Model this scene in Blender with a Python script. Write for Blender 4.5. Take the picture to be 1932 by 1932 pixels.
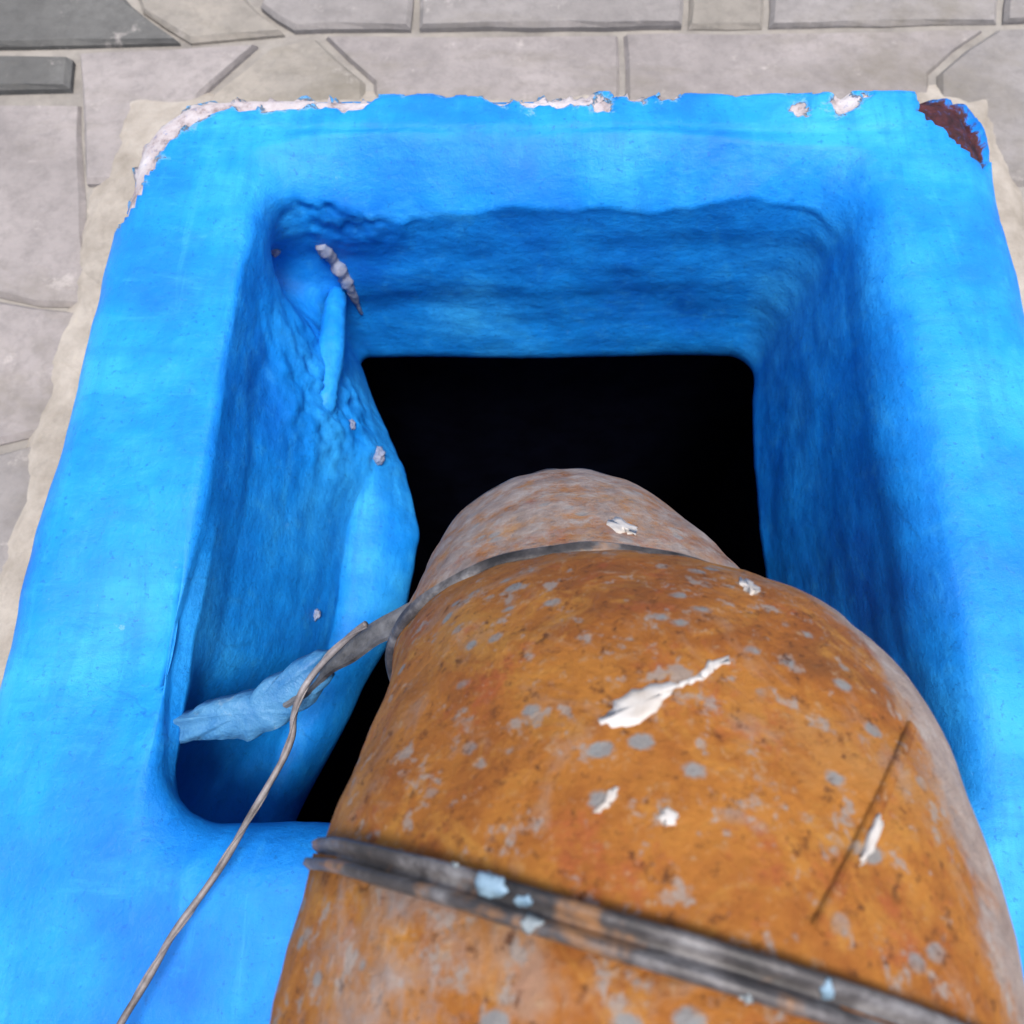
import bpy, bmesh, math, random
from mathutils import Vector, noise
from mathutils.bvhtree import BVHTree

random.seed(7)
SC = bpy.context.scene
for o in list(bpy.data.objects):
    bpy.data.objects.remove(o)

# ------------------------------------------------------------------ camera
H = 0.40                        # lens height above the rim of the shaft
PITCH = math.radians(69.74)     # optical axis below the horizon
FPX, PX, PY, IMG = 1400.0, 1050.0, 966.0, 1932.0
cam_d = bpy.data.cameras.new('camera')
cam = bpy.data.objects.new('camera', cam_d)
SC.collection.objects.link(cam)
cam.location = (0, 0, H)
cam.rotation_euler = (math.pi / 2 - PITCH, 0, 0)
cam_d.sensor_width = 36
cam_d.lens = 36 * FPX / IMG
cam_d.shift_x = -(PX - IMG / 2) / IMG
cam_d.clip_start = 0.01
cam_d.clip_end = 200
cam_d.dof.use_dof = True
cam_d.dof.focus_distance = 0.38
cam_d.dof.aperture_fstop = 13
SC.camera = cam
SC.render.resolution_x = SC.render.resolution_y = 1024

# ------------------------------------------------------------------ sky, sun, exposure
SUN_EL, SUN_AZ = math.radians(77), math.radians(150)    # azimuth from +Y towards +X
w = bpy.data.worlds.new('World'); SC.world = w; w.use_nodes = True
wn = w.node_tree
bg = wn.nodes['Background']
sky = wn.nodes.new('ShaderNodeTexSky')
sky.sky_type = 'NISHITA'; sky.sun_disc = False
sky.sun_elevation = SUN_EL; sky.sun_rotation = SUN_AZ
sky.air_density = 1.0; sky.dust_density = 4.0; sky.ozone_density = 1.0
wn.links.new(sky.outputs[0], bg.inputs[0])
bg.inputs[1].default_value = 0.075
sun_d = bpy.data.lights.new('sun', 'SUN'); sun = bpy.data.objects.new('sun', sun_d)
SC.collection.objects.link(sun)
sun_d.energy = 1.5; sun_d.angle = math.radians(18); sun_d.color = (1.0, 0.95, 0.88)
sdir = Vector((math.sin(SUN_AZ) * math.cos(SUN_EL), math.cos(SUN_AZ) * math.cos(SUN_EL), math.sin(SUN_EL)))
sun.rotation_euler = sdir.to_track_quat('Z', 'Y').to_euler()
sun.location = sdir * 8
vs = SC.view_settings
vs.view_transform = 'Standard'; vs.look = 'None'; vs.gamma = 1; vs.use_curve_mapping = False
vs.exposure = 1.55

# ------------------------------------------------------------------ helpers
FWD = Vector((0, math.cos(PITCH), -math.sin(PITCH)))
UP = Vector((0, math.sin(PITCH), math.cos(PITCH)))
RT = Vector((1, 0, 0))
CAM = Vector((0, 0, H))
def ray(px, py):
    return FWD + RT * ((px - PX) / FPX) + UP * ((PY - py) / FPX)
def at(px, py, d):                 # a measured photo point, at a distance along the axis
    return CAM + ray(px, py) * d
def on_z(px, py, z):
    r = ray(px, py)
    return CAM + r * ((z - H) / r.z)

def fbm(v, octv=3):
    return noise.fractal(v, 1.0, 2.0, octv)
def sm(a, b, x):
    t = min(1, max(0, (x - a) / (b - a))) if a != b else float(x > a)
    return t * t * (3 - 2 * t)

def link(o, parent=None):
    SC.collection.objects.link(o)
    if parent: o.parent = parent
    return o
def mesh_obj(name, verts, faces, mat, parent=None, smooth=True):
    me = bpy.data.meshes.new(name)
    me.from_pydata([tuple(v) for v in verts], [], faces)
    me.update()
    if smooth:
        me.polygons.foreach_set('use_smooth', [True] * len(me.polygons))
    me.materials.append(mat)
    return link(bpy.data.objects.new(name, me), parent)
def attr(o, name, vals):
    a = o.data.attributes.new(name, 'FLOAT', 'POINT')
    a.data.foreach_set('value', vals)
def empty(name, loc=(0, 0, 0)):
    o = bpy.data.objects.new(name, None); o.location = loc; o.empty_display_size = .05
    return link(o)
def tag(o, label=None, cat=None, group=None, kind=None):
    if label: o['label'] = label
    if cat: o['category'] = cat
    if group: o['group'] = group
    if kind: o['kind'] = kind
    return o
def keep_parent(o, root):          # verts are in world space, so undo the root's offset
    o.parent = root
    o.matrix_parent_inverse = root.matrix_basis.inverted() if False else o.matrix_parent_inverse
    o.location = -Vector(root.location)
    return o

# ------------------------------------------------------------------ materials
class NT:
    def __init__(s, name):
        s.m = bpy.data.materials.new(name); s.m.use_nodes = True
        s.t = s.m.node_tree; s.b = s.t.nodes['Principled BSDF']
        s.co = s.n('ShaderNodeTexCoord').outputs['Object']
    def n(s, k, **kw):
        x = s.t.nodes.new(k)
        for a, v in kw.items(): setattr(x, a, v)
        return x
    def put(s, node, **kw):
        for a, v in kw.items():
            i = node.inputs[a.replace('_', ' ')]
            if hasattr(v, 'is_linked') or isinstance(v, bpy.types.NodeSocket): s.t.links.new(v, i)
            else: i.default_value = v
        return node
    def mapped(s, scale, rot=(0, 0, 0), co=None):
        m = s.n('ShaderNodeMapping')
        m.inputs['Scale'].default_value = scale; m.inputs['Rotation'].default_value = rot
        s.t.links.new(co or s.co, m.inputs['Vector']); return m.outputs[0]
    def noise(s, scale, detail=4, rough=.6, co=None, dist=0):
        x = s.n('ShaderNodeTexNoise')
        s.put(x, Vector=co or s.co, Scale=scale, Detail=detail, Roughness=rough, Distortion=dist)
        return x.outputs['Fac']
    def vor(s, scale, feature='F1', co=None, rnd=1.0):
        x = s.n('ShaderNodeTexVoronoi'); x.feature = feature
        s.put(x, Vector=co or s.co, Scale=scale, Randomness=rnd)
        return x
    def ramp(s, fac, stops):
        r = s.n('ShaderNodeValToRGB'); e = r.color_ramp.elements
        while len(e) < len(stops): e.new(.5)
        for i, (p, c) in enumerate(stops):
            e[i].position = p
            e[i].color = (c, c, c, 1) if isinstance(c, (int, float)) else (*c, 1)
        s.t.links.new(fac, r.inputs[0]); return r.outputs[0]
    def mix(s, fac, a, b, mode='MIX'):
        x = s.n('ShaderNodeMix'); x.data_type = 'RGBA'; x.blend_type = mode
        for i, v in ((0, fac), (6, a), (7, b)):
            if isinstance(v, bpy.types.NodeSocket): s.t.links.new(v, x.inputs[i])
            else: x.inputs[i].default_value = (*v, 1) if isinstance(v, tuple) else v
        return x.outputs[2]
    def math(s, op, a, b=0.0):
        x = s.n('ShaderNodeMath'); x.operation = op
        for i, v in ((0, a), (1, b)):
            if isinstance(v, bpy.types.NodeSocket): s.t.links.new(v, x.inputs[i])
            else: x.inputs[i].default_value = v
        return x.outputs[0]
    def at(s, name):
        x = s.n('ShaderNodeAttribute'); x.attribute_name = name; return x.outputs['Fac']
    def fin(s, col, rough, bumps=(), metal=0.0, spec=.5):
        s.put(s.b, Base_Color=col if isinstance(col, bpy.types.NodeSocket) else (*col, 1), Roughness=rough, Metallic=metal)
        s.b.inputs['Specular IOR Level'].default_value = spec
        nrm = None
        for h, st, dist in bumps:
            b = s.n('ShaderNodeBump')
            s.put(b, Height=h, Strength=st, Distance=dist)
            if nrm: s.t.links.new(nrm, b.inputs['Normal'])
            nrm = b.outputs[0]
        if nrm: s.t.links.new(nrm, s.b.inputs['Normal'])
        return s.m

def mat_blue():
    k = NT('blue_gloss_paint_on_plaster')
    big = k.noise(7, 4, .6)
    c = k.ramp(big, [(.34, (.003, .122, .50)), (.5, (.007, .226, .69)), (.66, (.028, .320, .74))])
    streak = k.noise(9, 5, .65, k.mapped((2.0, 2.0, 9.0)), 1.5)
    c = k.mix(k.ramp(streak, [(.45, 0), (.75, .45)]), c, (.005, .145, .48))
    fine = k.noise(60, 5, .7)
    c = k.mix(k.ramp(fine, [(.58, 0), (.72, .35)]), c, (.035, .31, .64))
    # brush marks along and across, hairline cracks, grime in the hollows of the noise
    for rot, sc_ in (((0, 0, .06), (60, 7, 30)), ((0, 0, .35), (9, 46, 40))):
        bmk = k.noise(1.0, 5, .7, k.mapped(sc_, rot), .4)
        c = k.mix(k.ramp(bmk, [(.38, .36), (.50, 0)]), c, (.004, .150, .50))
        c = k.mix(k.ramp(bmk, [(.58, 0), (.72, .34)]), c, (.040, .34, .66))
    wob = k.n('ShaderNodeVectorMath', operation='ADD')
    nz = k.n('ShaderNodeTexNoise'); k.put(nz, Vector=k.co, Scale=30.0, Detail=4.0)
    mw = k.n('ShaderNodeVectorMath', operation='SCALE'); k.t.links.new(nz.outputs['Color'], mw.inputs[0]); mw.inputs['Scale'].default_value = .05
    k.t.links.new(k.co, wob.inputs[0]); k.t.links.new(mw.outputs[0], wob.inputs[1])
    cr = k.vor(11, 'DISTANCE_TO_EDGE', wob.outputs[0]).outputs['Distance']
    cm = k.math('MULTIPLY', k.ramp(cr, [(.004, 1), (.014, 0)]), k.ramp(k.noise(5, 3), [(.55, 0), (.66, .35)]))
    c = k.mix(cm, c, (.006, .07, .20))
    grime = k.math('MULTIPLY', k.ramp(k.noise(70, 8, .85), [(.60, 0), (.68, .7)]), k.ramp(k.noise(8, 3), [(.50, 0), (.64, .8)]))
    c = k.mix(grime, c, (.030, .085, .16))
    # worn paint with the plaster below showing (mask carried by the mesh)
    chip = k.at('chip'); edge = k.noise(48, 8, .8, dist=.6)
    m = k.math('ADD', chip, k.math('MULTIPLY', k.math('SUBTRACT', edge, .5), 1.7))
    rim_ = k.ramp(m, [(.30, 0), (.42, .8)])
    m = k.ramp(m, [(.44, 0), (.50, 1)])
    pl = k.ramp(k.noise(40, 6, .7), [(.34, (.15, .115, .115)), (.46, (.36, .325, .34)), (.7, (.50, .49, .52))])
    c = k.mix(rim_, c, (.16, .36, .54))
    c = k.mix(m, c, pl)
    br = k.math('ADD', k.at('brick'), k.math('MULTIPLY', k.math('SUBTRACT', edge, .5), 1.3))
    bm = k.ramp(br, [(.46, 0), (.56, 1)])
    c = k.mix(bm, c, k.ramp(k.noise(55, 5, .7), [(.35, (.012, .005, .007)), (.65, (.070, .018, .020))]))
    grit = k.noise(260, 4, .75)
    c = k.mix(k.ramp(grit, [(.33, .5), (.42, 0)]), c, (.004, .085, .30))
    # small pale scuffs
    sc = k.math('MULTIPLY', k.ramp(k.noise(38, 7, .8), [(.66, 0), (.70, 1)]), k.ramp(k.noise(6, 2), [(.52, 0), (.62, .6)]))
    c = k.mix(sc, c, (.22, .40, .58))
    r = k.ramp(fine, [(.3, .38), (.7, .58)])
    r = k.mix(m, r, (.9, .9, .9))
    h1 = k.noise(150, 7, .75); h2 = k.noise(24, 4, .55, k.mapped((1, 1, 2.2)))
    return k.fin(c, r, ((h2, .20, .008), (h1, .50, .0020), (m, .9, -.003)), 0.0, .22)

def mat_rust(name, shift=0.0):
    k = NT(name)
    a = k.noise(14 + shift, 6, .65, dist=.6)
    c = k.ramp(a, [(.25, (0.1020, 0.0390, 0.0132)), (.42, (0.225, 0.076, 0.014)), (.55, (0.300, 0.118, 0.020)), (.72, (0.285, 0.135, 0.040))])
    b = k.noise(55, 7, .75)
    c = k.mix(k.ramp(b, [(.49, 0), (.64, .6)]), c, (0.175, 0.052, 0.012))
    c = k.mix(k.ramp(k.noise(31, 5, .75, dist=.8), [(.52, 0), (.64, .6)]), c, (.36, .175, .035))
    c = k.mix(k.ramp(k.noise(37, 5, .75, k.mapped((1, 1, 1), (1, 2, 3))), [(.56, 0), (.66, .65)]), c, (.25, .060, .022))
    d = k.noise(24, 6, .7, k.mapped((1, 1, 1), (.4, .9, 0)), 1.0)
    c = k.mix(k.ramp(d, [(.54, 0), (.68, .7)]), c, (0.250, 0.165, 0.120))      # pale bloom where the old grey paint is left
    e = k.noise(90, 5, .7)
    c = k.mix(k.ramp(e, [(.57, 0), (.63, .8)]), c, (0.2280, 0.2040, 0.1860))
    # grey-blue drips
    v = k.vor(62, co=k.mapped((1, 1.5, 1.2), (.3, .2, .6))); w2 = k.math('ADD', v.outputs['Distance'], k.math('MULTIPLY', k.noise(110, 5, .8), .42))
    s1 = k.ramp(w2, [(.36, 1), (.44, 0)])
    s1 = k.math('MULTIPLY', s1, k.ramp(k.noise(16, 2), [(.42, 0), (.50, .85)]))
    c = k.mix(s1, c, (0.1620, 0.1860, 0.1980))
    pit = k.noise(190, 6, .8)
    c = k.mix(k.ramp(pit, [(.36, .85), (.44, 0)]), c, (.060, .020, .008))
    c = k.mix(k.ramp(pit, [(.58, 0), (.66, .6)]), c, (.30, .21, .13))
    old = k.at('grey')  # grey wear of the sheet, plus the sky sheen painted on its right flank
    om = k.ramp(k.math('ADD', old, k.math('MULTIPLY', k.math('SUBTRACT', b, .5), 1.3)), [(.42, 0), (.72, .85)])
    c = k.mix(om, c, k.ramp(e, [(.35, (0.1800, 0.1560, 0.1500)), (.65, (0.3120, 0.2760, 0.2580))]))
    r = k.ramp(b, [(.3, .66), (.7, .92)])
    return k.fin(c, r, ((b, .75, .0022), (d, .5, .004), (pit, .7, .0011)), 0.0, .22)

def mat_simple(name, lo, hi, scale, rough=.7, bump=.4, dist=.002, metal=0.0, hi2=None):
    k = NT(name)
    a = k.noise(scale, 6, .7)
    st = [(.32, lo), (.62, hi)] + ([(.74, hi2)] if hi2 else [])
    c = k.ramp(a, st)
    return k.fin(c, rough, ((k.noise(scale * 2.5, 5, .7), bump, dist),), metal)

def mat_band():
    k = NT('dark_zinc_joint_band')
    a = k.noise(38, 6, .7)
    c = k.ramp(a, [(.36, (.014, .013, .014)), (.50, (.050, .046, .048)), (.60, (.13, .125, .13)), (.72, (.26, .265, .27))])
    c = k.mix(k.ramp(k.noise(22, 5, .7), [(.58, 0), (.66, .8)]), c, (.24, .12, .05))
    return k.fin(c, .55, ((k.noise(150, 4), .6, .001),), .1)

def mat_slab(name, base, tint):
    k = NT(name)
    a = k.noise(5, 6, .7); b = k.noise(45, 6, .75)
    c = k.ramp(a, [(.3, tuple(x * .72 for x in base)), (.5, base), (.7, tint)])
    c = k.mix(k.ramp(b, [(.45, 0), (.75, .6)]), c, tuple(x * .5 for x in base))
    st = k.noise(2.3, 6, .7, k.mapped((1, 2, 1)), .5)
    c = k.mix(k.ramp(st, [(.50, 0), (.66, .55)]), c, (.13, .115, .085))
    c = k.mix(k.ramp(k.noise(19, 7, .8), [(.60, 0), (.70, .5)]), c, (.40, .37, .35))
    return k.fin(c, .85, ((b, .6, .004), (k.noise(9, 4), .4, .01)))

BLUE = mat_blue()
RUST = [mat_rust('rusted_sheet_steel'), mat_rust('rusted_sheet_steel_lower', 4.0)]
BAND = mat_band()
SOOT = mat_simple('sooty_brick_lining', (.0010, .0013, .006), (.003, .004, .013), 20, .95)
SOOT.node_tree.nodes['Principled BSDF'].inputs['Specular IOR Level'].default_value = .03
FLAKE = mat_simple('white_paint_flake', (0.38, 0.34, 0.30), (0.5280, 0.5160, 0.5040), 60, .6)
SPLASH = mat_simple('grey_blue_paint_spot', (0.1560, 0.1860, 0.2040), (0.2520, 0.3000, 0.3240), 90, .6)
SPLASHB = mat_simple('light_blue_paint_drip', (0.1200, 0.2160, 0.3120), (0.2040, 0.3120, 0.4080), 90, .5)
CREAM = mat_simple('cream_scale', (0.3300, 0.2520, 0.1800), (0.4320, 0.3600, 0.2880), 80, .7)
STEEL = mat_simple('weathered_strap_steel', (0.0300, 0.0270, 0.0270), (0.1800, 0.1800, 0.1860), 45, .55, .5, .001, .3, (0.2400, 0.2160, 0.1980))
PAINTED = mat_simple('blue_smeared_mortar', (0.0120, 0.1140, 0.3000), (0.0600, 0.2040, 0.3840), 40, .55, .7, .003, 0, (0.2160, 0.3120, 0.3960))
BROKEN = mat_simple('broken_plaster', (0.0600, 0.1320, 0.2760), (0.2520, 0.2640, 0.3360), 60, .8, .6, .002, 0, (0.3720, 0.3720, 0.4200))
WIRE = mat_simple('dull_galvanised_wire', (.07, .06, .06), (.22, .205, .215), 60, .6, .5, .0008, .15, (.32, .31, .33))
MORTAR = mat_simple('sandy_mortar', (0.2040, 0.1800, 0.1500), (0.3360, 0.3060, 0.2700), 14, .92, .7, .006, 0, (0.3720, 0.3300, 0.2640))
GROUT = mat_simple('dirty_joint_mortar', (.15, .14, .13), (.25, .235, .215), 12, .95, .6, .006)
SLABS = [mat_slab('pale_lilac_paving', (.230, .210, .206), (.285, .260, .255)), mat_slab('warm_grey_paving', (.215, .198, .175), (.270, .245, .212)),
         mat_slab('cool_grey_paving', (.205, .192, .188), (.255, .240, .236))]
DARKST = mat_slab('dark_slate', (.095, .095, .092), (.15, .15, .145))

# ------------------------------------------------------------------ ground
G = -0.34
ox, oy0, oy1 = .308, -.150, .482          # outer faces of the pier
ix, iy0, iy1 = .206, -.020, .400          # inner faces of the opening at the rim
gv = []
hx0, hx1, hy0, hy1 = -.28, .28, -.12, .45
for (a, b) in ((-14, -14), (14, -14), (14, 14), (-14, 14)): gv.append((a, b, G))
for (a, b) in ((hx0, hy0), (hx1, hy0), (hx1, hy1), (hx0, hy1)): gv.append((a, b, G))
ground = tag(mesh_obj('ground', gv, [(0, 1, 5, 4), (1, 2, 6, 5), (2, 3, 7, 6), (3, 0, 4, 7)], GROUT, smooth=False), kind='structure')

def clip_poly(poly, inside):               # keep polygon part outside a half plane
    out = []
    for i, p in enumerate(poly):
        q = poly[(i + 1) % len(poly)]
        a, b = inside(p), inside(q)
        if a >= 0: out.append(p)
        if a * b < 0:
            t = a / (a - b); out.append((p[0] + (q[0] - p[0]) * t, p[1] + (q[1] - p[1]) * t))
    return out

def slab(poly, mat, h=.02, z=G, name='paving_stone', parent=ground, rough=.004):
    """a split stone: outline subdivided and roughened, top edge rounded, surface uneven"""
    c = Vector((sum(p[0] for p in poly) / len(poly), sum(p[1] for p in poly) / len(poly), 0))
    pts = []
    for i, p in enumerate(poly):
        q = poly[(i + 1) % len(poly)]
        L = math.hypot(q[0] - p[0], q[1] - p[1]); n = max(2, min(9, int(L / .05)))
        for j in range(n):
            t = j / n
            v = Vector((p[0] + (q[0] - p[0]) * t, p[1] + (q[1] - p[1]) * t, 0))
            nz = noise.noise_vector(v * 17 + Vector((z * 3, 1, 2))) * rough
            pts.append(v + Vector((nz.x, nz.y, 0)))
    tilt = Vector((random.uniform(-.008, .008), random.uniform(-.008, .008), 0)); dz = random.uniform(-.003, .004)
    n = len(pts); vs_, fs = [], []
    for (inset, zz) in ((0, -.001), (0, h - .006), (.006, h)):
        for p in pts:
            d = c - p; L = max(d.length, 1e-4); v = p + d * (inset / L)
            e = (v - c).dot(tilt) + dz if zz > 0 else 0
            vs_.append((v.x, v.y, z + zz + e))
    for r in range(2):
        for i in range(n):
            j = (i + 1) % n
            fs.append((r * n + i, r * n + j, (r + 1) * n + j, (r + 1) * n + i))
    fs.append(tuple(2 * n + i for i in range(n)))
    o = mesh_obj(name, vs_, fs, mat, parent, smooth=False)
    return o

ZG = G + .02
def gp(*pp): return [tuple(on_z(x, y, ZG).xy) for x, y in pp][::-1]
near_stones = [
    (gp((140, 84), (478, 66), (372, 158), (280, 330), (150, 330)), 0),
    (gp((508, 72), (588, 54), (684, 134), (684, 330), (300, 330), (392, 160)), 1),
    (gp((606, 50), (1172, 44), (1172, 330), (700, 330), (700, 134)), 0),
    (gp((1180, 44), (1866, 34), (1764, 116), (1764, 330), (1184, 330)), 0),
    (gp((1890, 34), (2250, 26), (2300, 330), (1780, 330), (1780, 118)), 2),
    (gp((548, 38), (774, 36), (780, -40), (500, -40), (484, -4)), 2),
    (gp((790, 36), (1292, 32), (1292, -40), (790, -40)), 2),
    (gp((1304, 32), (1446, 30), (1446, -40), (1304, -40)), 1),
    (gp((1458, 30), (1890, 20), (1900, -40), (1458, -40)), 2),
    (gp((1902, 20), (2260, 14), (2260, -40), (1914, -40)), 2),
    (gp((350, 60), (530, 44), (462, -10), (440, -40), (240, -40), (258, 4)), 1),
    (gp((-160, 178), (136, 174), (150, 560), (60, 560), (-190, 520)), 0),
    (gp((-200, 536), (150, 574), (150, 780), (-40, 830), (-230, 700)), 0),
    (gp((-230, 720), (-44, 850), (120, 800), (160, 1300), (-260, 1300)), 2),
]
for poly, mi in near_stones: slab(poly, SLABS[mi], .009)
# beyond the frame the same paving goes on in irregular courses
ymax_seen = on_z(966, -46, ZG).y
def course(x0, x1, y0, y1):
    x = x0
    while x < x1:
        L = random.uniform(.28, .55); xe = min(x + L, x1)
        if xe - x > .06:
            slab([(x + .006, y0 + .006), (xe - .006, y0 + .006), (xe - .006, y1 - .006), (x + .006, y1 - .006)], random.choice(SLABS), .009)
        x = xe
y = ymax_seen + .01
while y < ymax_seen + 1.2:
    d = random.uniform(.2, .32); course(-1.6, 1.6, y, y + d); y += d
xr = on_z(2262, 200, ZG).x + .02
y = on_z(966, 330, ZG).y
yy = y
while yy > -1.4:
    d = random.uniform(.2, .3); course(.62, 1.5, yy - d, yy); course(-1.6, -.96, yy - d, yy) if yy < y else None; yy -= d
# dark layered stones in the far left corner
dark = [(gp((-140, 74), (196, 66), (330, 60), (236, -6), (210, -40), (-140, -40)), .012), (gp((-140, 160), (120, 150), (128, 96), (-140, 92)), .012)]
for (poly, h_) in dark: slab(poly, DARKST, h_)

# ------------------------------------------------------------------ the blue pier with its square shaft
pier = empty('blue_masonry_shaft', (0, .16, G))
tag(pier, 'bright blue painted plaster shaft with thick rounded rim and square dark opening', 'masonry shaft')
NS, NC = 130, 22
def rrect(x0, x1, y0, y1, rad):            # rad per corner: far-left, far-right, near-right, near-left
    P = []
    cor = [((x0, y0), rad[3], 180), ((x1, y0), rad[2], 270), ((x1, y1), rad[1], 0), ((x0, y1), rad[0], 90)]
    for i, ((cx, cy), r, a0) in enumerate(cor):
        ccx = cx + r * (1 if i in (0, 3) else -1); ccy = cy + r * (1 if i in (0, 1) else -1)
        arc = [Vector((ccx + r * math.cos(math.radians(a0 + 90 * k / NC)), ccy + r * math.sin(math.radians(a0 + 90 * k / NC)), 0)) for k in range(NC + 1)]
        P.append(arc)
    out = []
    for i in range(4):
        out += P[i]
        a, b = P[i][-1], P[(i + 1) % 4][0]
        out += [a.lerp(b, k / (NS + 1)) for k in range(1, NS + 1)]
    return out
OUT = rrect(-ox - .004, ox + .016, oy0, oy1, (.060, .036, .05, .05))
INN = rrect(-ix, ix, iy0, iy1, (.020, .030, .03, .032))
NN = len(OUT)
LIP = -.210
def side_w(p):                             # how much the point belongs to far, right, near, left
    fx = (p.x) / ix; fy = (p.y - (iy0 + iy1) / 2) / ((iy1 - iy0) / 2)
    w4 = [max(0, fy), max(0, fx), max(0, -fy), max(0, -fx)]
    w4 = [v ** 10 for v in w4]; s = sum(w4); return [v / s for v in w4]
chips = []                                 # (centre, radius, amount, kind)
def chip_px(px, py, z, r, amt=1.0, kind=0): chips.append((on_z(px, py, z), r, amt, kind))
for (x, y_, r) in ((236, 360, .013), (250, 320, .016), (268, 280, .019), (300, 240, .021), (335, 218, .020), (372, 206, .017), (405, 198, .014), (225, 395, .010),
                   (470, 190, .013), (520, 192, .014), (570, 188, .012), (620, 195, .010), (665, 200, .011), (690, 190, .009),
                   (910, 172, .010), (950, 182, .013), (1000, 190, .013), (1050, 190, .012), (1100, 195, .009), (1140, 206, .008), (1200, 186, .009), (1260, 188, .008),
                   (1500, 212, .006), (1585, 205, .011), (1602, 190, .008)):
    chip_px(x, y_, -.006, r)
for k in range(30):
    chip_px(430 + k * 41 + random.uniform(-14, 14), random.uniform(170, 182), -.006, random.choice((.004, .006, .007, .008)))
for (x, y_, r) in ((1752, 200, .010), (1780, 206, .016), (1808, 228, .018), (1832, 258, .016), (1846, 285, .010)):
    chip_px(x, y_, -.006, r, 1.5, 1)
V, F, CH, BR = [], [], [], []
rows = []
zc = (iy0 + iy1) / 2
for i in range(NN):
    O, I = OUT[i], INN[i]
    d = I - O; D = d.length; d = d / D
    wf, wr, wn_, wl = side_w(I)
    ri = .038 * wf + .007 * wl + .030 * wr + .032 * wn_
    rid = .036 * wf + .008 * wl + .046 * wr + .030 * wn_      # depth of the inner rounding
    rid *= 1 + .45 * wf * noise.noise(Vector((I.x * 13, 3.3, 0))) + .25 * wf * noise.noise(Vector((I.x * 37, 1.3, 0)))
    ro = .020 + .016 * wl + .030 * wr - .004 * wf
    prof = []
    for k in range(14): prof.append((-.0 - .02 * (1 - k / 13), G - .02 + (-ro - (G - .02)) * (k / 13) ** .8))
    for k in range(1, 15):
        a = math.pi / 2 * k / 14; prof.append((ro * (1 - math.cos(a)), -ro + ro * math.sin(a)))
    flat0, flat1 = ro, D - ri
    for k in range(1, 15): prof.append((flat0 + (flat1 - flat0) * k / 14, 0))
    for k in range(1, 17):
        a = math.pi / 2 * k / 16; lw = .8 * wf; t = k / 16; prof.append((flat1 + ri * (math.sin(a) * (1 - lw) + t * lw), -rid * ((1 - math.cos(a)) * (1 - lw) + t * lw)))
    taper = .006 * wf + .028 * wr + .012 * wl - .004 * wn_
    for k in range(1, 61):
        t = k / 60; prof.append((D + taper * t, -rid + (LIP + rid) * t))
    for k in range(1, 7):
        a = math.pi / 2 * k / 6; prof.append((D + taper - .022 * (1 - math.cos(a)), LIP - .022 * math.sin(a)))
    for k in range(1, 4): prof.append((D + taper - .022 - .02 * k, LIP - .023))
    rows.append((O, d, prof, (wf, wr, wn_, wl)))
NPRO = len(rows[0][2])
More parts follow.
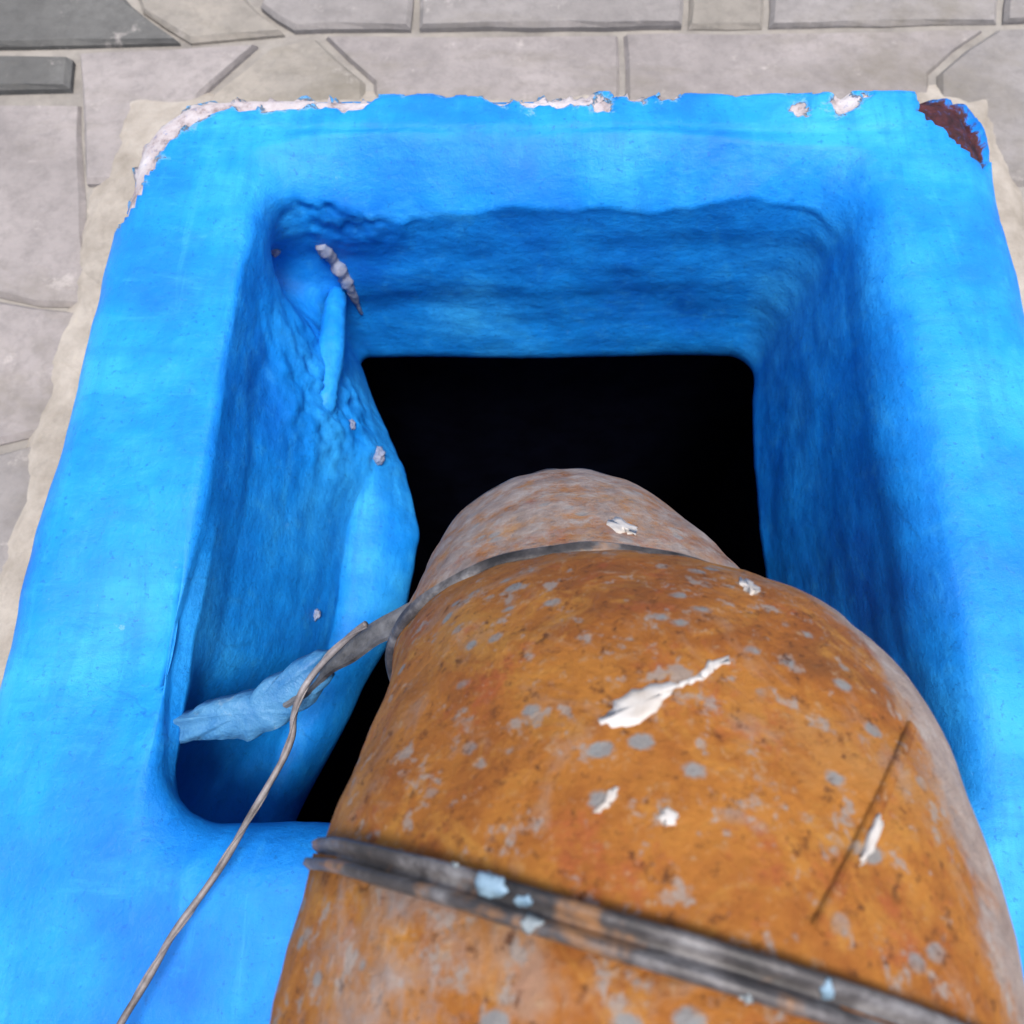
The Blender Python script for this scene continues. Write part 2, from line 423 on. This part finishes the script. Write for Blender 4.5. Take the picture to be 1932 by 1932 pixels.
for (O, d, prof, ws) in rows:
    for j, (s, z) in enumerate(prof):
        p = O + d * s; p.z = z
        # plaster unevenness
        q = p * 1.0
        a = fbm(q * 9 + Vector((3, 1, 7)), 3) * .0026 + fbm(q * 34, 3) * .0009
        inner = s > (prof[27][0] + prof[41][0]) / 2
        if j < 14: nrm = Vector((-d.x, -d.y, 0))
        elif j < 28: nrm = (Vector((-d.x, -d.y, 0)) * math.cos((j - 13) / 14 * 1.57) + Vector((0, 0, 1)) * math.sin((j - 13) / 14 * 1.57))
        elif j < 42: nrm = Vector((0, 0, 1))
        elif j < 58: nrm = (Vector((0, 0, 1)) * math.cos((j - 41) / 16 * 1.57) + Vector((d.x, d.y, 0)) * math.sin((j - 41) / 16 * 1.57))
        else: nrm = Vector((d.x, d.y, 0))
        if j >= 46:      # trowel ridges on the inside walls run level
            a += noise.noise(Vector((p.x * 9, p.y * 9, p.z * 45))) * .0011
        wf, wr, wn_, wl = ws
        if wl > .02 and j >= 58:
            kl = sm(.05, .85, wl)
            # rough mortar ledges on the left wall
            tb = ((.45, 0), (.40, .004), (.333, .030), (.264, .058), (.164, .084), (.09, .090), (.05, .086), (.0, .072), (-.03, .060), (-.2, .06))
            A_ = 0
            for (ya, va), (yb, vb) in zip(tb, tb[1:]):
                if yb <= p.y <= ya: A_ = va + (vb - va) * (ya - p.y) / (ya - yb)
            t1 = min(1, max(0, (-z - .172) / (-LIP - .172))); t2 = min(1, max(0, (-z - .05) / (-LIP - .05)))
            far_ = sm(.17, .27, p.y)
            a += kl * A_ * ((1 - far_) * (.5 * math.sqrt(1 - (1 - t1) ** 2) + .5 * t2) + far_ * t2 ** 1.15)
            # rough, broken mortar in the middle of the wall
            rg = math.exp(-(((p.y - .30) / .07) ** 2 + ((z + .12) / .06) ** 2))
            a += kl * rg * (.006 * noise.noise(p * 70) + .004 * noise.noise(p * 170) + .004)
            hole = math.exp(-(((p.y - .372) / .020) ** 2 + ((z + .085) / .030) ** 2))
            hole2 = (1 - sm(.03, .075, p.y)) * sm(.022, .060, -z) * (1 - .6 * sm(.12, .19, -z))
            a -= kl * (.042 * hole + .062 * hole2)
        if wn_ > .02 and j >= 58:
            a -= sm(.05, .9, wn_) * .045 * sm(.020, .055, -z)
        if wf > .02 and j >= 58:
            kf = sm(.05, .9, wf)
            a += kf * (.010 * sm(.150, .232, -z) + .003 * noise.noise(Vector((p.x * 8, 0, z * 30))))
            # coarse patch in the upper left of the far wall
            rg = math.exp(-(((p.x + .16) / .05) ** 2 + ((z + .04) / .03) ** 2))
            a += kf * rg * (.005 * noise.noise(p * 80) + .003 * noise.noise(p * 190))
        ch = br = 0.0
        if 14 <= j < 60:
            pj = p + noise.noise_vector(p * 75) * .007 + noise.noise_vector(p * 210) * .003
            for (c, r, amt, kind) in chips:
                dd = (pj.xy - c.xy).length_squared / (r * r)
                if dd < 6:
                    v = amt * math.exp(-dd * .8)
                    if kind: br = max(br, v)
                    else: ch = max(ch, v)
        # far-left corner: the whitewash line under the paint follows the outer arris
        a -= .006 * sm(.35, .6, ch) + .010 * sm(.3, .7, br)
        a -= .0018 * wf * math.exp(-((p.y - .438 - .003 * noise.noise(p * 8)) / .003) ** 2) * (20 < j < 60)
        # worn hollow on the near-left of the rim
        hol = math.exp(-(((p.x + .225) / .035) ** 2 + ((p.y - .075) / .05) ** 2))
        a -= .012 * hol * (1 if 20 < j < 60 else 0)
        p = p + nrm * a
        V.append(p); CH.append(ch); BR.append(br)
for i in range(NN):
    i2 = (i + 1) % NN
    for j in range(NPRO - 1):
        F.append((i * NPRO + j, i2 * NPRO + j, i2 * NPRO + j + 1, i * NPRO + j + 1))
body = keep_parent(mesh_obj('rim_body', V, F, BLUE, pier), pier)
attr(body, 'chip', CH); attr(body, 'brick', BR)

# dark flue chamber below the lip, with its floor
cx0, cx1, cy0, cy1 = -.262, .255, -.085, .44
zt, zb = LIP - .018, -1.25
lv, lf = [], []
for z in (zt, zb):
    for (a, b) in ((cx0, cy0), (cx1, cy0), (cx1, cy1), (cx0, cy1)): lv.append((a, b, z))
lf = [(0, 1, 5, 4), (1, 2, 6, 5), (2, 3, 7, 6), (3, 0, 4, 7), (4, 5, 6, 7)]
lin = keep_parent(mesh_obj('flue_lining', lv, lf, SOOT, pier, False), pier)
# sandy mortar apron round the foot of the pier
def apron():
    vs_, fs = [], []
    n = 480
    for r_, (ex, z) in enumerate(((-.012, .045), (.03, .034), (.12, .024), (.245, .016), (.275, .0))):
        for k in range(n):
            t = k / n * 4; sd = int(t); f = t - sd
            x0, x1, y0, y1 = -ox - ex, ox + ex, oy0 - ex, oy1 + ex * 1.42
            c = [(x0, y0), (x1, y0), (x1, y1), (x0, y1)]
            a, b = c[sd], c[(sd + 1) % 4]
            p = Vector((a[0] + (b[0] - a[0]) * f, a[1] + (b[1] - a[1]) * f, G + z))
            p += Vector((1, 1, 0)) * (noise.noise(p * 12) * .016 + noise.noise(p * 50) * .008) + Vector((0, 0, 1)) * noise.noise(p * 25) * .004 * (z > 0)
            vs_.append(p)
    for r_ in range(4):
        for k in range(n):
            k2 = (k + 1) % n; fs.append((r_ * n + k, r_ * n + k2, (r_ + 1) * n + k2, (r_ + 1) * n + k))
    o = keep_parent(mesh_obj('mortar_apron', vs_, fs, MORTAR, pier), pier)
    return o
apron()

# ------------------------------------------------------------------ the rusty elbow duct
duct = empty('rusty_duct_elbow', (.02, .115, -1.25))
tag(duct, 'rusty orange segmented sheet metal duct elbow bending down into the blue shaft', 'duct elbow')
def ring(lpx, rpx, d, theta, dr=None, kb=1.0):
    L, R = at(*lpx, d), at(*rpx, dr or d)
    c = (L + R) / 2; a = (R - L) / 2; r = a.length; a.normalize()
    b = Vector((0, math.sin(math.radians(theta)), math.cos(math.radians(theta))))
    b = (b - a * a.dot(b)).normalized()
    return (c, a, b, r, r * kb)
R_AB = ring((610, 1622), (1826, 2030), .240, 12)
R_M = ring((716, 1390), (1690, 1405), .300, 17)
R_BC = ring((742, 1276), (1490, 1270), .370, 21)
R_CD = ring((792, 1168), (1346, 1144), .430, 61)
c, a, b, r, rb = R_AB
back = Vector((-.13, -.97, .10)).normalized()
bb = Vector((0, .08, 1)); bb = (bb - a * a.dot(bb)).normalized()
R_0 = (c + back * .75, a, bb, .112, .112)
R_D1 = (Vector((.02, .115, -.14)), Vector((1, 0, 0)), Vector((0, 1, 0)), .093, .093)
R_D2 = (Vector((.02, .115, -1.249)), Vector((1, 0, 0)), Vector((0, 1, 0)), .093, .093)
def ring_pt(R, ang):
    c, a, b, ra, rb = R
    return c + a * (ra * math.cos(ang)) + b * (rb * math.sin(ang))
def lerp_ring(R, S, t):
    return (R[0].lerp(S[0], t), R[1].lerp(S[1], t).normalized(), R[2].lerp(S[2], t).normalized(), R[3] + (S[3] - R[3]) * t, R[4] + (S[4] - R[4]) * t)
NA = 128
def gore(rings, steps, mat, scale=1.0, dent=.0014, grey=None):
    seq = []
    m = len(rings) - 1
    if m == 1:
        seq = [lerp_ring(rings[0], rings[1], k / steps) for k in range(steps + 1)]
    else:   # quadratic through three rings
        R, M, S = rings
        for k in range(steps + 1):
            t = k / steps
            l0, l1, l2 = 2 * (t - .5) * (t - 1), -4 * t * (t - 1), 2 * t * (t - .5)
            f = lambda i: R[i] * l0 + M[i] * l1 + S[i] * l2
            seq.append((f(0), f(1).normalized(), f(2).normalized(), f(3), f(4)))
    vs_, fs, gr = [], [], []
    for R in seq:
        R = (R[0], R[1], R[2], R[3] * scale, R[4] * scale)
        for k in range(NA):
            an = 2 * math.pi * k / NA
            p = ring_pt(R, an); n = (p - R[0]).normalized()
            cz = abs(noise.noise(Vector((p.x * 26, p.y * 14, p.z * 14)) + Vector((9, 4, 2))))
            p = p + n * (fbm(p * 16, 3) * dent * 1.5 + fbm(p * 60, 2) * dent * .4 + min(cz, .18) * dent * 5 - dent * .6)
            vs_.append(p); gr.append(grey(an, p) if grey else 0.0)
    n = len(seq)
    for i in range(n - 1):
        for k in range(NA):
            k2 = (k + 1) % NA
            fs.append((i * NA + k, i * NA + k2, (i + 1) * NA + k2, (i + 1) * NA + k))
    o = keep_parent(mesh_obj('duct_segment', vs_, fs, mat, duct), duct)
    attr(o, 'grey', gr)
    sd = o.modifiers.new('sheet', 'SOLIDIFY'); sd.thickness = .0016; sd.offset = 0
    return o, vs_, fs
right_sheen = lambda an, p: 1.0 * math.exp(-((an - .62) / .38) ** 2)  # sky reflection along the right flank, painted in as a paler grey
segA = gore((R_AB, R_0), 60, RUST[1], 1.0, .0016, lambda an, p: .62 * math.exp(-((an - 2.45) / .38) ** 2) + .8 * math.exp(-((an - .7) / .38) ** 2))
segB = gore((R_AB, R_M, R_BC), 40, RUST[0], .985, .0012, right_sheen)
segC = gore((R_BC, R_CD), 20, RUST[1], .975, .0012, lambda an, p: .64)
segD = gore((R_CD, R_D1), 20, RUST[1], .97, .001)
segE = gore((R_D1, R_D2), 20, RUST[1], 1.0, .001)
allv, allf = [], []
for (o, vs_, fs) in (segA, segB, segC, segD):
    b0 = len(allv); allv += vs_; allf += [tuple(i + b0 for i in f) for f in fs]
BV = BVHTree.FromPolygons(allv, allf)
def hit(px, py, off=.0):
    d = ray(px, py).normalized()
    h, n, i, dist = BV.ray_cast(CAM, d)
    if h is None: return None, None
    if n.dot(d) > 0: n = -n
    return h + n * off, n

def band(R, prof, mat, name='joint_band', wob=.0008, nrm=None):
    """a seam swept round a ring; prof = closed outline of (radial, axial) offsets"""
    vs_, fs = [], []
    m = len(prof); N = 200
    nm = nrm or R[1].cross(R[2]).normalized()
    for k in range(N):
        an = 2 * math.pi * k / N
        p = ring_pt(R, an); e = (p - R[0]).normalized()
        wv = noise.noise(p * 40) * wob; wa = noise.noise(p * 23 + Vector((5, 5, 5))) * wob * 1.5
        for (dr, dx) in prof: vs_.append(p + e * (dr + wv * (1 if dr > 0 else 0)) + nm * (dx + wa))
    for k in range(N):
        k2 = (k + 1) % N
        for j in range(m):
            j2 = (j + 1) % m; fs.append((k * m + j, k * m + j2, k2 * m + j2, k2 * m + j))
    return keep_parent(mesh_obj(name, vs_, fs, mat, duct), duct)
axAB = -back
ridge = [(-.004, -.0042), (.0030, -.0043), (.0050, -.0034), (.0048, -.0018), (.0012, -.0008), (.0010, .0006), (.0034, .0016), (.0040, .0030), (.0028, .0042), (-.004, .0040)]
bAB = tag(band(R_AB, ridge, BAND, nrm=axAB), 'dark grey double ridged joint across the duct')
b0 = len(allv); allv += [v.co.copy() for v in bAB.data.vertices]; allf += [tuple(i + b0 for i in p.vertices) for p in bAB.data.polygons]
BV = BVHTree.FromPolygons(allv, allf)
bead = [(-.003, -.0030), (.0014, -.0030), (.0028, -.0014), (.0020, .0002), (.0027, .0016), (.0013, .0030), (-.003, .0030)]
tag(band(R_BC, bead, BAND, wob=.0013), 'thin grey crimped joint near the end of the duct')

def ribbon(pxs, width, th, mat, name, parent):
    """a thin raised strip laid along the duct surface"""
    pts = []
    for i in range(len(pxs) - 1):
        for k in range(8):
            t = k / 8; pts.append((pxs[i][0] + (pxs[i + 1][0] - pxs[i][0]) * t, pxs[i][1] + (pxs[i + 1][1] - pxs[i][1]) * t))
    pts.append(pxs[-1])
    H_ = [hit(*p) for p in pts]; H_ = [h for h in H_ if h[0] is not None]
    vs_, fs = [], []
    for i, (p, n) in enumerate(H_):
        q = H_[min(i + 1, len(H_) - 1)][0] - H_[max(i - 1, 0)][0]
        s = q.cross(n).normalized()
        for (u, h) in ((-.5, -.0006), (-.42, th), (.42, th), (.5, -.0006)): vs_.append(p + s * u * width + n * h)
    for i in range(len(H_) - 1):
        for j in range(3): fs.append((i * 4 + j, i * 4 + j + 1, i * 4 + 5 + j, i * 4 + 4 + j))
    return keep_parent(mesh_obj(name, vs_, fs, mat, parent), parent)
ribbon([(1712, 1372), (1696, 1420), (1665, 1490), (1610, 1610), (1560, 1710), (1536, 1756)], .0034, .0020, RUST[1], 'lap_seam', duct)

def flake(poly, mat, name, th=.0010, lift=.0004, jag=4.5):
    """a thin scab of paint on the duct: outline roughened, laid on the curved sheet"""
    P = []
    for i, p in enumerate(poly):
        q = poly[(i + 1) % len(poly)]
        for k in range(4):
            t = k / 4
            P.append((p[0] + (q[0] - p[0]) * t + random.uniform(-jag, jag), p[1] + (q[1] - p[1]) * t + random.uniform(-jag, jag)))
    cx = sum(p[0] for p in P) / len(P); cy = sum(p[1] for p in P) / len(P)
    n = len(P); vs_, fs = [], []
    for f, h in ((1.0, -.0004), (.96, lift + th * .8), (.55, lift + th), (.0, lift + th)):
        for (x, y_) in (P if f > 0 else [(cx, cy)]):
            p, nn = hit(cx + (x - cx) * f, cy + (y_ - cy) * f)
            if p is None: return None
            vs_.append(p + nn * h)
    for r_ in range(2):
        for i in range(n):
            j = (i + 1) % n; fs.append((r_ * n + i, r_ * n + j, (r_ + 1) * n + j, (r_ + 1) * n + i))
    for i in range(n): fs.append((2 * n + i, 2 * n + (i + 1) % n, 3 * n))
    return keep_parent(mesh_obj(name, vs_, fs, mat, duct), duct)
for poly in ([(1128, 1366), (1160, 1330), (1195, 1305), (1262, 1288), (1284, 1296), (1245, 1336), (1206, 1372), (1160, 1376)],
             [(1318, 1274), (1335, 1252), (1372, 1244), (1378, 1254), (1350, 1264), (1328, 1284)],
             [(1278, 1294), (1318, 1276), (1322, 1284), (1284, 1302)],
             [(1122, 1540), (1146, 1500), (1164, 1486), (1166, 1506), (1142, 1532)],
             [(1244, 1536), (1262, 1524), (1280, 1536), (1276, 1558), (1256, 1566), (1242, 1554)],
             [(1606, 1630), (1624, 1582), (1646, 1540), (1652, 1556), (1634, 1602), (1612, 1638)],
             [(1140, 990), (1160, 978), (1206, 1000), (1196, 1014), (1160, 1006)],
             [(1396, 1096), (1420, 1104), (1434, 1122), (1420, 1128), (1400, 1114)]):
    o = flake(poly, FLAKE, 'paint_flake', lift=.0022 if poly[0][0] == 1606 else .0004)
def blob(cx, cy, rx, ry, mat, name, rot=0):
    P = []
    for k in range(11):
        a_ = 2 * math.pi * k / 11; s = .72 * random.uniform(.6, 1.3)
        x, y_ = rx * s * math.cos(a_), ry * s * math.sin(a_)
        P.append((cx + x * math.cos(rot) - y_ * math.sin(rot), cy + x * math.sin(rot) + y_ * math.cos(rot)))
    return flake(P, mat, name, .0005, .0001, 1.0)
for (x, y_, rx, ry) in ((1195, 1272, 26, 20), (975, 1372, 16, 16), (1096, 1432, 14, 14), (966, 1490, 13, 18), (756, 1460, 10, 14), (1000, 1742, 30, 22), (966, 1850, 20, 26),
                        (712, 1792, 10, 22), (1324, 1096, 16, 26), (1650, 1700, 22, 30), (1262, 1420, 15, 13), (1004, 1385, 10, 10), (1225, 1545, 14, 14), (1405, 1895, 22, 30), (860, 1630, 12, 10)):
    blob(x, y_, rx, ry, SPLASH, 'paint_spot')
for (x, y_, rx, ry) in ((930, 1668, 44, 32), (990, 1700, 26, 18), (1572, 1790, 26, 60), (780, 1896, 12, 24), (708, 1800, 8, 16), (1560, 1870, 16, 26)):
    blob(x, y_, rx, ry, SPLASHB, 'paint_drip')
for (x, y_, rx, ry) in ((856, 1242, 16, 20), (1440, 1402, 24, 10), (1410, 1430, 9, 18), (1500, 1398, 10, 9), (1310, 1560, 40, 8), (930, 1005, 14, 9), (1240, 1000, 24, 12)):
    blob(x, y_, rx, ry, CREAM, 'scale_patch')

# ------------------------------------------------------------------ strap, mortar lump and wire on the left
def tube(path, rad, N=8, closed_caps=True):
    vs_, fs = [], []
    n = len(path)
    for i, p in enumerate(path):
        t = (path[min(i + 1, n - 1)] - path[max(i - 1, 0)]).normalized()
        u = t.cross(Vector((0, 0, 1)));  u = u.normalized() if u.length > 1e-4 else Vector((1, 0, 0))
        v = t.cross(u)
        for k in range(N):
            a_ = 2 * math.pi * k / N
            vs_.append(p + (u * math.cos(a_) + v * math.sin(a_)) * rad)
    for i in range(n - 1):
        for k in range(N):
            k2 = (k + 1) % N; fs.append((i * N + k, i * N + k2, (i + 1) * N + k2, (i + 1) * N + k))
    fs.append(tuple(range(N))[::-1]); fs.append(tuple((n - 1) * N + k for k in range(N)))
    return vs_, fs
def spline(pts, per=14):
    out = []
    n = len(pts)
    for i in range(n - 1):
        p0, p1, p2, p3 = pts[max(i - 1, 0)], pts[i], pts[i + 1], pts[min(i + 2, n - 1)]
        for k in range(per):
            t = k / per
            out.append(.5 * ((2 * p1) + (p2 - p0) * t + (2 * p0 - 5 * p1 + 4 * p2 - p3) * t * t + (3 * p1 - p0 - 3 * p2 + p3) * t ** 3))
    out.append(pts[-1]); return out

strap_pts = spline([at(840, 1118, .352), at(780, 1160, .366), at(700, 1200, .376), at(620, 1252, .386), at(575, 1290, .391), at(535, 1315, .395)])
sroot = empty('steel_strap', strap_pts[-1])
tag(sroot, 'grey steel strap tying the rusty duct to the left wall of the shaft', 'strap')
vs_, fs = [], []
for i, p in enumerate(strap_pts):
    t = (strap_pts[min(i + 1, len(strap_pts) - 1)] - strap_pts[max(i - 1, 0)]).normalized()
    s = Vector((0, 0, 1)).cross(t).normalized(); s = (s * .9 + Vector((0, 0, .45))).normalized()
    n = t.cross(s)
    wv = .0072 + .0016 * noise.noise(p * 60); hh = .0013
    p = p + Vector((0, 0, 1)) * noise.noise(p * 45) * .0015
    for (u, h) in ((-wv, -hh), (-wv, hh), (-wv * .5, hh * 1.3), (wv * .5, hh * .9), (wv, hh), (wv, -hh)): vs_.append(p + s * u + n * h)
for i in range(len(strap_pts) - 1):
    for j in range(6):
        j2 = (j + 1) % 6; fs.append((i * 6 + j, i * 6 + j2, i * 6 + 6 + j2, i * 6 + 6 + j))
fs.append((0, 1, 2, 3, 4, 5)); e = (len(strap_pts) - 1) * 6; fs.append(tuple(e + k for k in range(6))[::-1])
keep_parent(mesh_obj('strap_bar', vs_, fs, STEEL, sroot, False), sroot)
# blue smeared mortar that fixes the strap to the wall
def lump(name, centres, mat, root, seed=0):
    bm = bmesh.new()
    for (c_, r_, sc_) in centres:
        g = bmesh.ops.create_icosphere(bm, subdivisions=4, radius=1)
        for v in g['verts']:
            n_ = v.co.normalized()
            k_ = 1 + .35 * fbm(n_ * 1.7 + Vector((seed, 0, 0)) + c_ * 30, 4)
            v.co = c_ + Vector((n_.x * sc_[0], n_.y * sc_[1], n_.z * sc_[2])) * r_ * k_
    me = bpy.data.meshes.new(name); bm.to_mesh(me); bm.free()
    me.polygons.foreach_set('use_smooth', [True] * len(me.polygons)); me.materials.append(mat)
    return keep_parent(link(bpy.data.objects.new(name, me), root), root)
def plate(name, poly, mat, root, th=.0035):
    """an uneven slab of mortar/paint: poly = (px, py, depth)"""
    P = [at(*q) for q in poly]; n = len(P); Q = []
    for k in range(n):
        for m_ in range(6):
            p = P[k].lerp(P[(k + 1) % n], m_ / 6); Q.append(p + noise.noise_vector(p * 70) * .003 + noise.noise_vector(p * 160) * .0012)
    c_ = sum(Q, Vector()) / len(Q); n = len(Q)
    nm = Vector()
    for k in range(n): nm += (Q[k] - c_).cross(Q[(k + 1) % n] - c_)
    nm.normalize();  nm = nm if nm.z > 0 else -nm
    v_, f_ = [], []
    for (f, h) in ((.97, -1), (1, 0), (.93, .8), (.6, 1), (.25, 1.1)):
        for p in Q:
            x = c_.lerp(p, f); v_.append(x + nm * (h * th + (noise.noise(x * 90) * .0022 + noise.noise(x * 260) * .0006 if h > 0 else 0)))
    for r_ in range(4):
        for k in range(n):
            k2 = (k + 1) % n; f_.append((r_ * n + k, r_ * n + k2, r_ * n + n + k2, r_ * n + n + k))
    f_.append(tuple(4 * n + k for k in range(n))); f_.append(tuple(range(n))[::-1])
    return keep_parent(mesh_obj(name, v_, f_, mat, root), root)
plate('mortar_dab', [(618, 1228, .388), (555, 1246, .392), (480, 1302, .398), (392, 1330, .402), (330, 1350, .408), (330, 1400, .412), (410, 1386, .408), (480, 1396, .404), (528, 1368, .400), (590, 1330, .394), (626, 1280, .390)], PAINTED, sroot, .006)

wp = spline([at(690, 1178, .366), at(648, 1208, .372), at(606, 1256, .374), at(572, 1305, .374), at(556, 1352, .374), at(546, 1396, .372), at(506, 1480, .366), at(440, 1590, .352), at(345, 1740, .338),
             at(240, 1910, .322), at(170, 2030, .312), at(60, 2220, .300)] + [Vector((-.245, -.16, .012)), Vector((-.25, -.185, -.06)), Vector((-.25, -.19, -.2)), Vector((-.255, -.21, -.297))], 26)
wroot = empty('twisted_wire', wp[-1])
tag(wroot, 'thin twisted wire running from the strap over the near left rim', 'wire')
L = 0
for s_ in (0, 1):
    path = []; L = 0
    for i, p in enumerate(wp):
        t = (wp[min(i + 1, len(wp) - 1)] - wp[max(i - 1, 0)])
        if i: L += (wp[i] - wp[i - 1]).length
        t.normalize(); u = t.cross(Vector((0, 0, 1))).normalized() if abs(t.z) < .99 else Vector((1, 0, 0)); v = t.cross(u)
        a_ = L / .055 * 2 * math.pi + s_ * math.pi
        path.append(p + (u * math.cos(a_) + v * math.sin(a_)) * (.0003 if s_ == 0 else .0014) + noise.noise_vector(p * 38) * .0016)
    vs_, fs = tube(path, .0017 if s_ == 0 else .0006, 7)
    keep_parent(mesh_obj('wire_strand', vs_, fs, WIRE, wroot), wroot)

# bead of blue painted mortar along the left wall
def conduit(pts, r0, r1, per=12):
    path = spline(pts, per); v_, f_ = tube(path, 1.0, 18); n_ = len(path)
    for k, v in enumerate(v_):
        c_ = path[k // 18]; t = (k // 18) / (n_ - 1)
        v_[k] = c_ + (v - c_) * (r0 + (r1 - r0) * t) * (.15 + math.sin(math.pi * t) ** .5) * (1 + .25 * noise.noise(c_ * 30) + .15 * noise.noise(v * 60))
    o = keep_parent(mesh_obj('mortar_bead', v_, f_, BLUE, pier), pier)
    return o
conduit([at(650, 500, .66), at(640, 540, .640), at(630, 600, .612), at(622, 680, .597), at(614, 760, .582), at(600, 800, .60)], .0075, .0095)
# ridge of broken plaster in the far left corner of the shaft, and two knobs on the left wall
PBV = BVHTree.FromPolygons(V, F)
def wall_hit(px, py):
    h, n, i, d = PBV.ray_cast(CAM, ray(px, py).normalized())
    return h
rd = [wall_hit(*q) for q in ((604, 462), (628, 488), (648, 520), (664, 552), (682, 592))]
if all(rd):
    path = spline(rd, 10); v_, f_ = tube(path, .0048, 10)
    m_ = len(path)
    for k, v in enumerate(v_):
        t = (k // 10) / (m_ - 1); c_ = path[k // 10]
        v_[k] = c_ + (v - c_) * (.35 + .9 * math.sin(math.pi * min(1, t + .12)) ** .7) * (1 + .5 * noise.noise(c_ * 90) + .4 * noise.noise(v * 240))
    keep_parent(mesh_obj('plaster_ridge', v_, f_, BROKEN, pier), pier)
for k, (x, y_, r_) in enumerate(((520, 474, .004), (662, 802, .004), (712, 860, .0065), (596, 1160, .0035))):
    c_ = wall_hit(x, y_)
    if c_: lump('plaster_knob', [(c_, r_, (.9, 1.2, .8))], BROKEN, pier, k)
